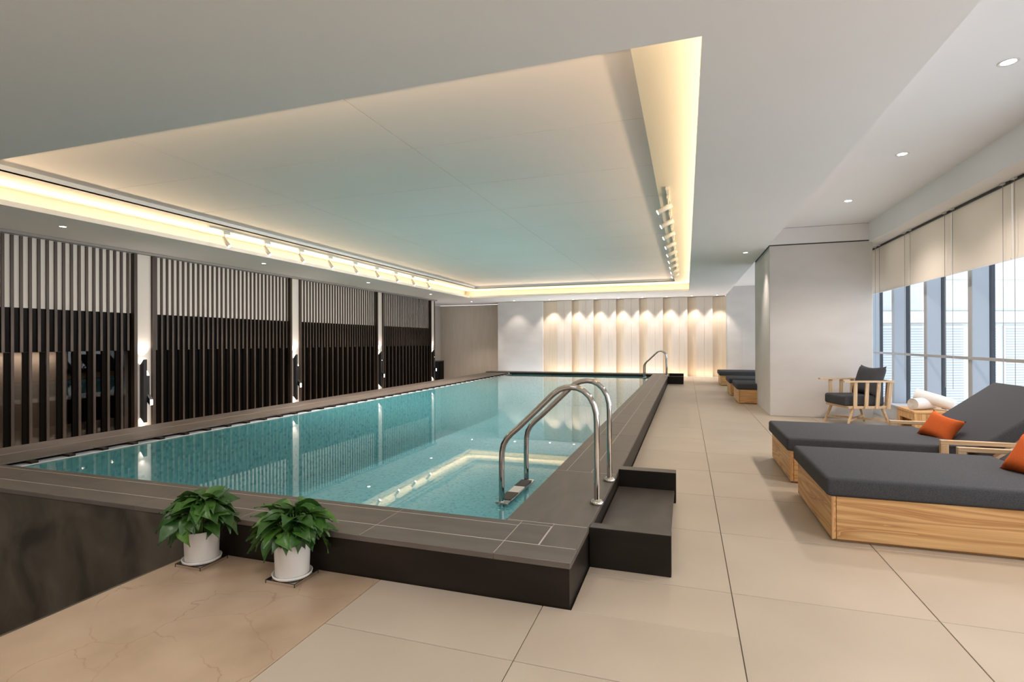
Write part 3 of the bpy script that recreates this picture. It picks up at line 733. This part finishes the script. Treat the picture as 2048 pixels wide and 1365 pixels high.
def towel(loc, d, r, ln, label):
    prof = [(.0, -.006)]
    n = 7
    for k in range(n):
        r0 = r * (k + .15) / n; r1 = r * (k + .75) / n
        prof += [(r0, -.006 if k else -.004), (r0 + .001, 0.0), (r1, 0.0), (r1 + .002, -.006)]
    prof += [(r * .96, -.002), (r, .008), (r * 1.01, ln * .5), (r, ln - .008), (r * .93, ln), (0, ln)]
    o = MB().lathe(prof, 28).build('rolled_towel', M_towel)
    o.matrix_world = Matrix.Translation(loc) @ Vector(d).normalized().to_track_quat('Z', 'Y').to_matrix().to_4x4()
    return tag(o, label, 'towel', 'rolled white towels on the side table')
towel((2.81, 8.15, .518), (.80, .55, 0), .074, .36, 'rolled white towel lying flat on the side table')
towel((2.90, 8.33, .635), (.70, -.35, -.24), .076, .42, 'rolled white towel leaning on top of the other towel')

# ------------------------------------------------------------------ potted plants
def leafmesh(v):
    ln = .115; wd = .076; n = 7; mb = MB(); vs = []; fs = []
    prof = [.05, .62, .98, 1.0, .86, .60, .30, 0.0]
    rnd = random.Random(v); curl = rnd.uniform(.15, .55); fold = rnd.uniform(.15, .5); tw = rnd.uniform(-.35, .35)
    for i in range(n + 1):
        s_ = i / n; w_ = prof[i] * wd / 2; x = ln * s_ - (.016 if i == 1 else 0) * 0
        for j in (-1, -.5, 0, .5, 1):
            yv = w_ * j; xx = x - (.022 * abs(j) ** 1.5 if i <= 1 else .006 * abs(j))
            z = -curl * ln * s_ ** 2 + fold * abs(yv) + tw * s_ * yv + .004 * math.sin(7 * s_ + 3 * j)
            vs.append((xx, yv, z))
    for i in range(n):
        for j in range(4): fs.append((i * 5 + j, i * 5 + j + 1, (i + 1) * 5 + j + 1, (i + 1) * 5 + j))
    mb.add(vs, fs, True); return mb.mesh('leaf', M_leaf)
LEAVES = [leafmesh(k) for k in range(7)]
def plant(loc, label, seed, tilt=(0, 0)):
    rnd = random.Random(seed)
    t = thing('potted_plant', label, 'plant', loc, 0, 'green pothos plants in white pots')
    MB().lathe([(0, .010), (.090, .010), (.092, .016), (.098, .185), (.098, .190), (.092, .190), (.090, .178), (0, .178)], 40).build('pot', M_pot, t)
    MB().lathe([(0, 0), (.098, 0), (.106, .005), (.110, .018), (.106, .020), (.101, .009), (0, .009)], 40).build('saucer', M_pot, t)
    MB().lathe([(0, .181), (.088, .179)], 24).build('soil', M_soil, t)
    st = MB()
    for k in range(92):
        az = rnd.uniform(0, 2 * PI); u = rnd.random()
        el = math.radians(-28 + 112 * u ** .9)                     # from drooping to upright
        rr = rnd.uniform(.55, 1.0)
        R = .165 * rr * (1.0 - .12 * max(0, math.sin(el)))
        cx = R * math.cos(el) * math.cos(az) * 1.0; cy = R * math.cos(el) * math.sin(az) * .95; cz = .265 + R * math.sin(el) * .86
        if cy > .11 and cz < .30: cz += .10; cy *= .8
        b0 = Vector((.05 * math.cos(az), .05 * math.sin(az),   .18)); e0 = Vector((cx, cy, cz)) * 1.0
        mid = (b0 + e0) / 2 + Vector((0, 0, .04))
        st.tube([b0, mid, e0], .0026, 5, False)
        d = Vector((math.cos(az) * math.cos(el * .6), math.sin(az) * math.cos(el * .6), math.sin(el) * .75 - .38)).normalized()
        d = (d + Vector((rnd.uniform(-.6, .6), rnd.uniform(-.6, .6), rnd.uniform(-.4, .35)))).normalized()
        nrm = Vector((math.cos(az) * .55, math.sin(az) * .55, .8)); sd = nrm.cross(d).normalized(); nz = d.cross(sd)
        Rm = Matrix((d, sd, nz)).transposed().to_4x4()
        sc = rnd.uniform(.8, 1.28)
        o = bpy.data.objects.new('leaf', LEAVES[rnd.randrange(7)]); C.objects.link(o); o.parent = t
        o.matrix_local = Matrix.Translation(e0) @ Rm @ Matrix.Rotation(rnd.uniform(-.5, .5), 4, 'X') @ Matrix.Scale(sc, 4)
    st.build('stems', M_stem, t)
    return t
def stand(loc, label):
    t = thing('plant_stand', label, 'stand', loc, 0, 'mirrored plinths under the plants')
    h = .098
    BX(-h, h, -h, h, 0, .020).build('block', M_mirror, t)
    m = MB()
    for s in (-1, 1):
        m.box(-h - .001, h + .001, s * h - .0015, s * h + .0015, .0175, .0205).box(s * h - .0015, s * h + .0015, -h, h, .0175, .0205)
        for q in (-1, 1): m.box(s * h - .0015, s * h + .0015, q * h - .0015, q * h + .0015, 0, .0175)
    m.build('edge_trim', M_blackmetal, t)
    return t
for x, y, sd, lab in ((-2.825, 2.452, 3, 'left'), (-2.145, 2.452, 11, 'right')):
    plant((x, y, .021), 'leafy green pothos in a white pot, the %s of the two by the pool' % lab, sd)
    stand((x, y, 0), 'small square mirrored plinth under the %s potted plant' % lab)

# ------------------------------------------------------------------ downlights
RING = MB().lathe([(.038, .001), (.052, -.004), (.056, -.002), (.056, .001)], 24).mesh('trim_ring', M_whitemetal)
LENS = MB().lathe([(0, -.0005), (.038, -.0005)], 20).mesh('lens', M_lens)
def downlight(x, y, z, label, group, power, angle=95, aim=(0, 0, -1), k=1.0, blend=.6):
    t = thing('ceiling_downlight', label, 'lamp', (x, y, z), 0, group)
    for nm, me in (('trim_ring', RING), ('lens', LENS)):
        o = bpy.data.objects.new(nm, me); C.objects.link(o); o.parent = t; o.scale = (k, k, 1)
    if power: spot('downlight_beam', (0, 0, -.02), power, SOFT, aim, angle, blend, .05 if angle < 95 else .14, t)
for i, y in enumerate((5.09, 8.85, 12.68, 16.47, 20.14)):
    downlight(-8.46, y, ZS, 'round downlight over the slatted wall, %s from the near end' % ORD[i], 'downlights over the slatted wall', 120)
downlight(-6.63, 20.25, ZS, 'round downlight before the plain grey back wall', 'downlights along the back wall', 22, 80, (0, .1, -1))
for i in range(9):
    a, b = NP[min(i, 7)]; x = (a + b) / 2 if 0 < i < 7 else {0: -5.20, 7: 1.07 - .0, 8: 1.07}[i]
    if i == 8: break
    downlight(x, 20.42, ZS, 'round downlight before the panelled back wall, %s from the left' % ORD[i], 'downlights along the back wall', 56, 80, (0, .05, -1), blend=.5)
for i, y in enumerate((4.74, 6.71, 8.70)):
    downlight(2.225, y, 3.365, 'round downlight in the raised ceiling by the windows, %s from the near end' % ORD[i], 'downlights by the windows', 105, 125, k=1.15)
downlight(1.07, 10.8, ZS, 'round downlight in the beam beside the pillar', 'downlights by the windows', 45, 80, (.1, .05, -1), blend=1)

# unseen fill lamps added above and behind the viewpoint to brighten the room
for x in (-5.6, -3.4, -1.2, 1.0):
    for y in (-1.9, .9):
        spot('unseen_fill_spot', (x, y, ZS - .02), 85, NEUT, (0, 0, -1), 140, 1.0, .35)
for y in (.75, 2.74):  # window row carried on out of view, added for floor light
    spot('unseen_fill_spot', (2.225, y, 3.34), 75, SOFT, (0, 0, -1), 125, 1.0, .14)
# ------------------------------------------------------------------ track spotlights in the cove
def track(x, y0, y1, z, label):
    t = thing('track_rail', label, 'rail', (x, y0, z), 0)
    BX(-.018, .018, 0, y1 - y0, -.024, 0).build('rail', M_whitemetal, t); BX(-.022, .022, -.06, -.001, -.03, 0).build('feed_box', M_whitemetal, t)
track(-7.55, 6.75, 14.9, ZC1, 'white light track in the left cove'); track(-.22, 6.95, 15.0, ZC1, 'white light track in the right cove')
def spotlight(x, y, z, aim, label, group, power):
    t = thing('track_spotlight', label, 'lamp', (x, y, z), 0, group)
    BX(-.020, .020, -.07, .07, -.05, -.001).build('adapter', M_whitemetal, t, bevel=.004, seg=1)
    MB().tube([(0, -.04, -.05), (0, -.04, -.13)], .009, 8).build('stem', M_whitemetal, t)
    d = Vector(aim).normalized(); c = Vector((0, -.04, -.15)); e = c + d * .15
    MB().tube([c - d * .05, c - d * .048, c + d * .14, e], [.028, .034, .034, .034], 18).build('lamp_head', M_whitemetal, t)
    MB().tube([e + d * .0005, e + d * .002], .029, 16).build('lens', M_lens, t)
    spot('spot_beam', e + d * .01, power, SOFT, d, 85, 1.0, .03, t)
for i in range(9):
    spotlight(-7.55, 7.05 + .93 * i, ZC1 - .025, (.62, .10, -.78), 'white track spotlight in the left cove, %s from the near end' % ORD[i], 'spotlights on the left track', 135)
    spotlight(-.22, 7.25 + .93 * i, ZC1 - .025, (-.80, -.10, -.42), 'white track spotlight in the right cove, %s from the near end' % ORD[i], 'spotlights on the right track', 135)
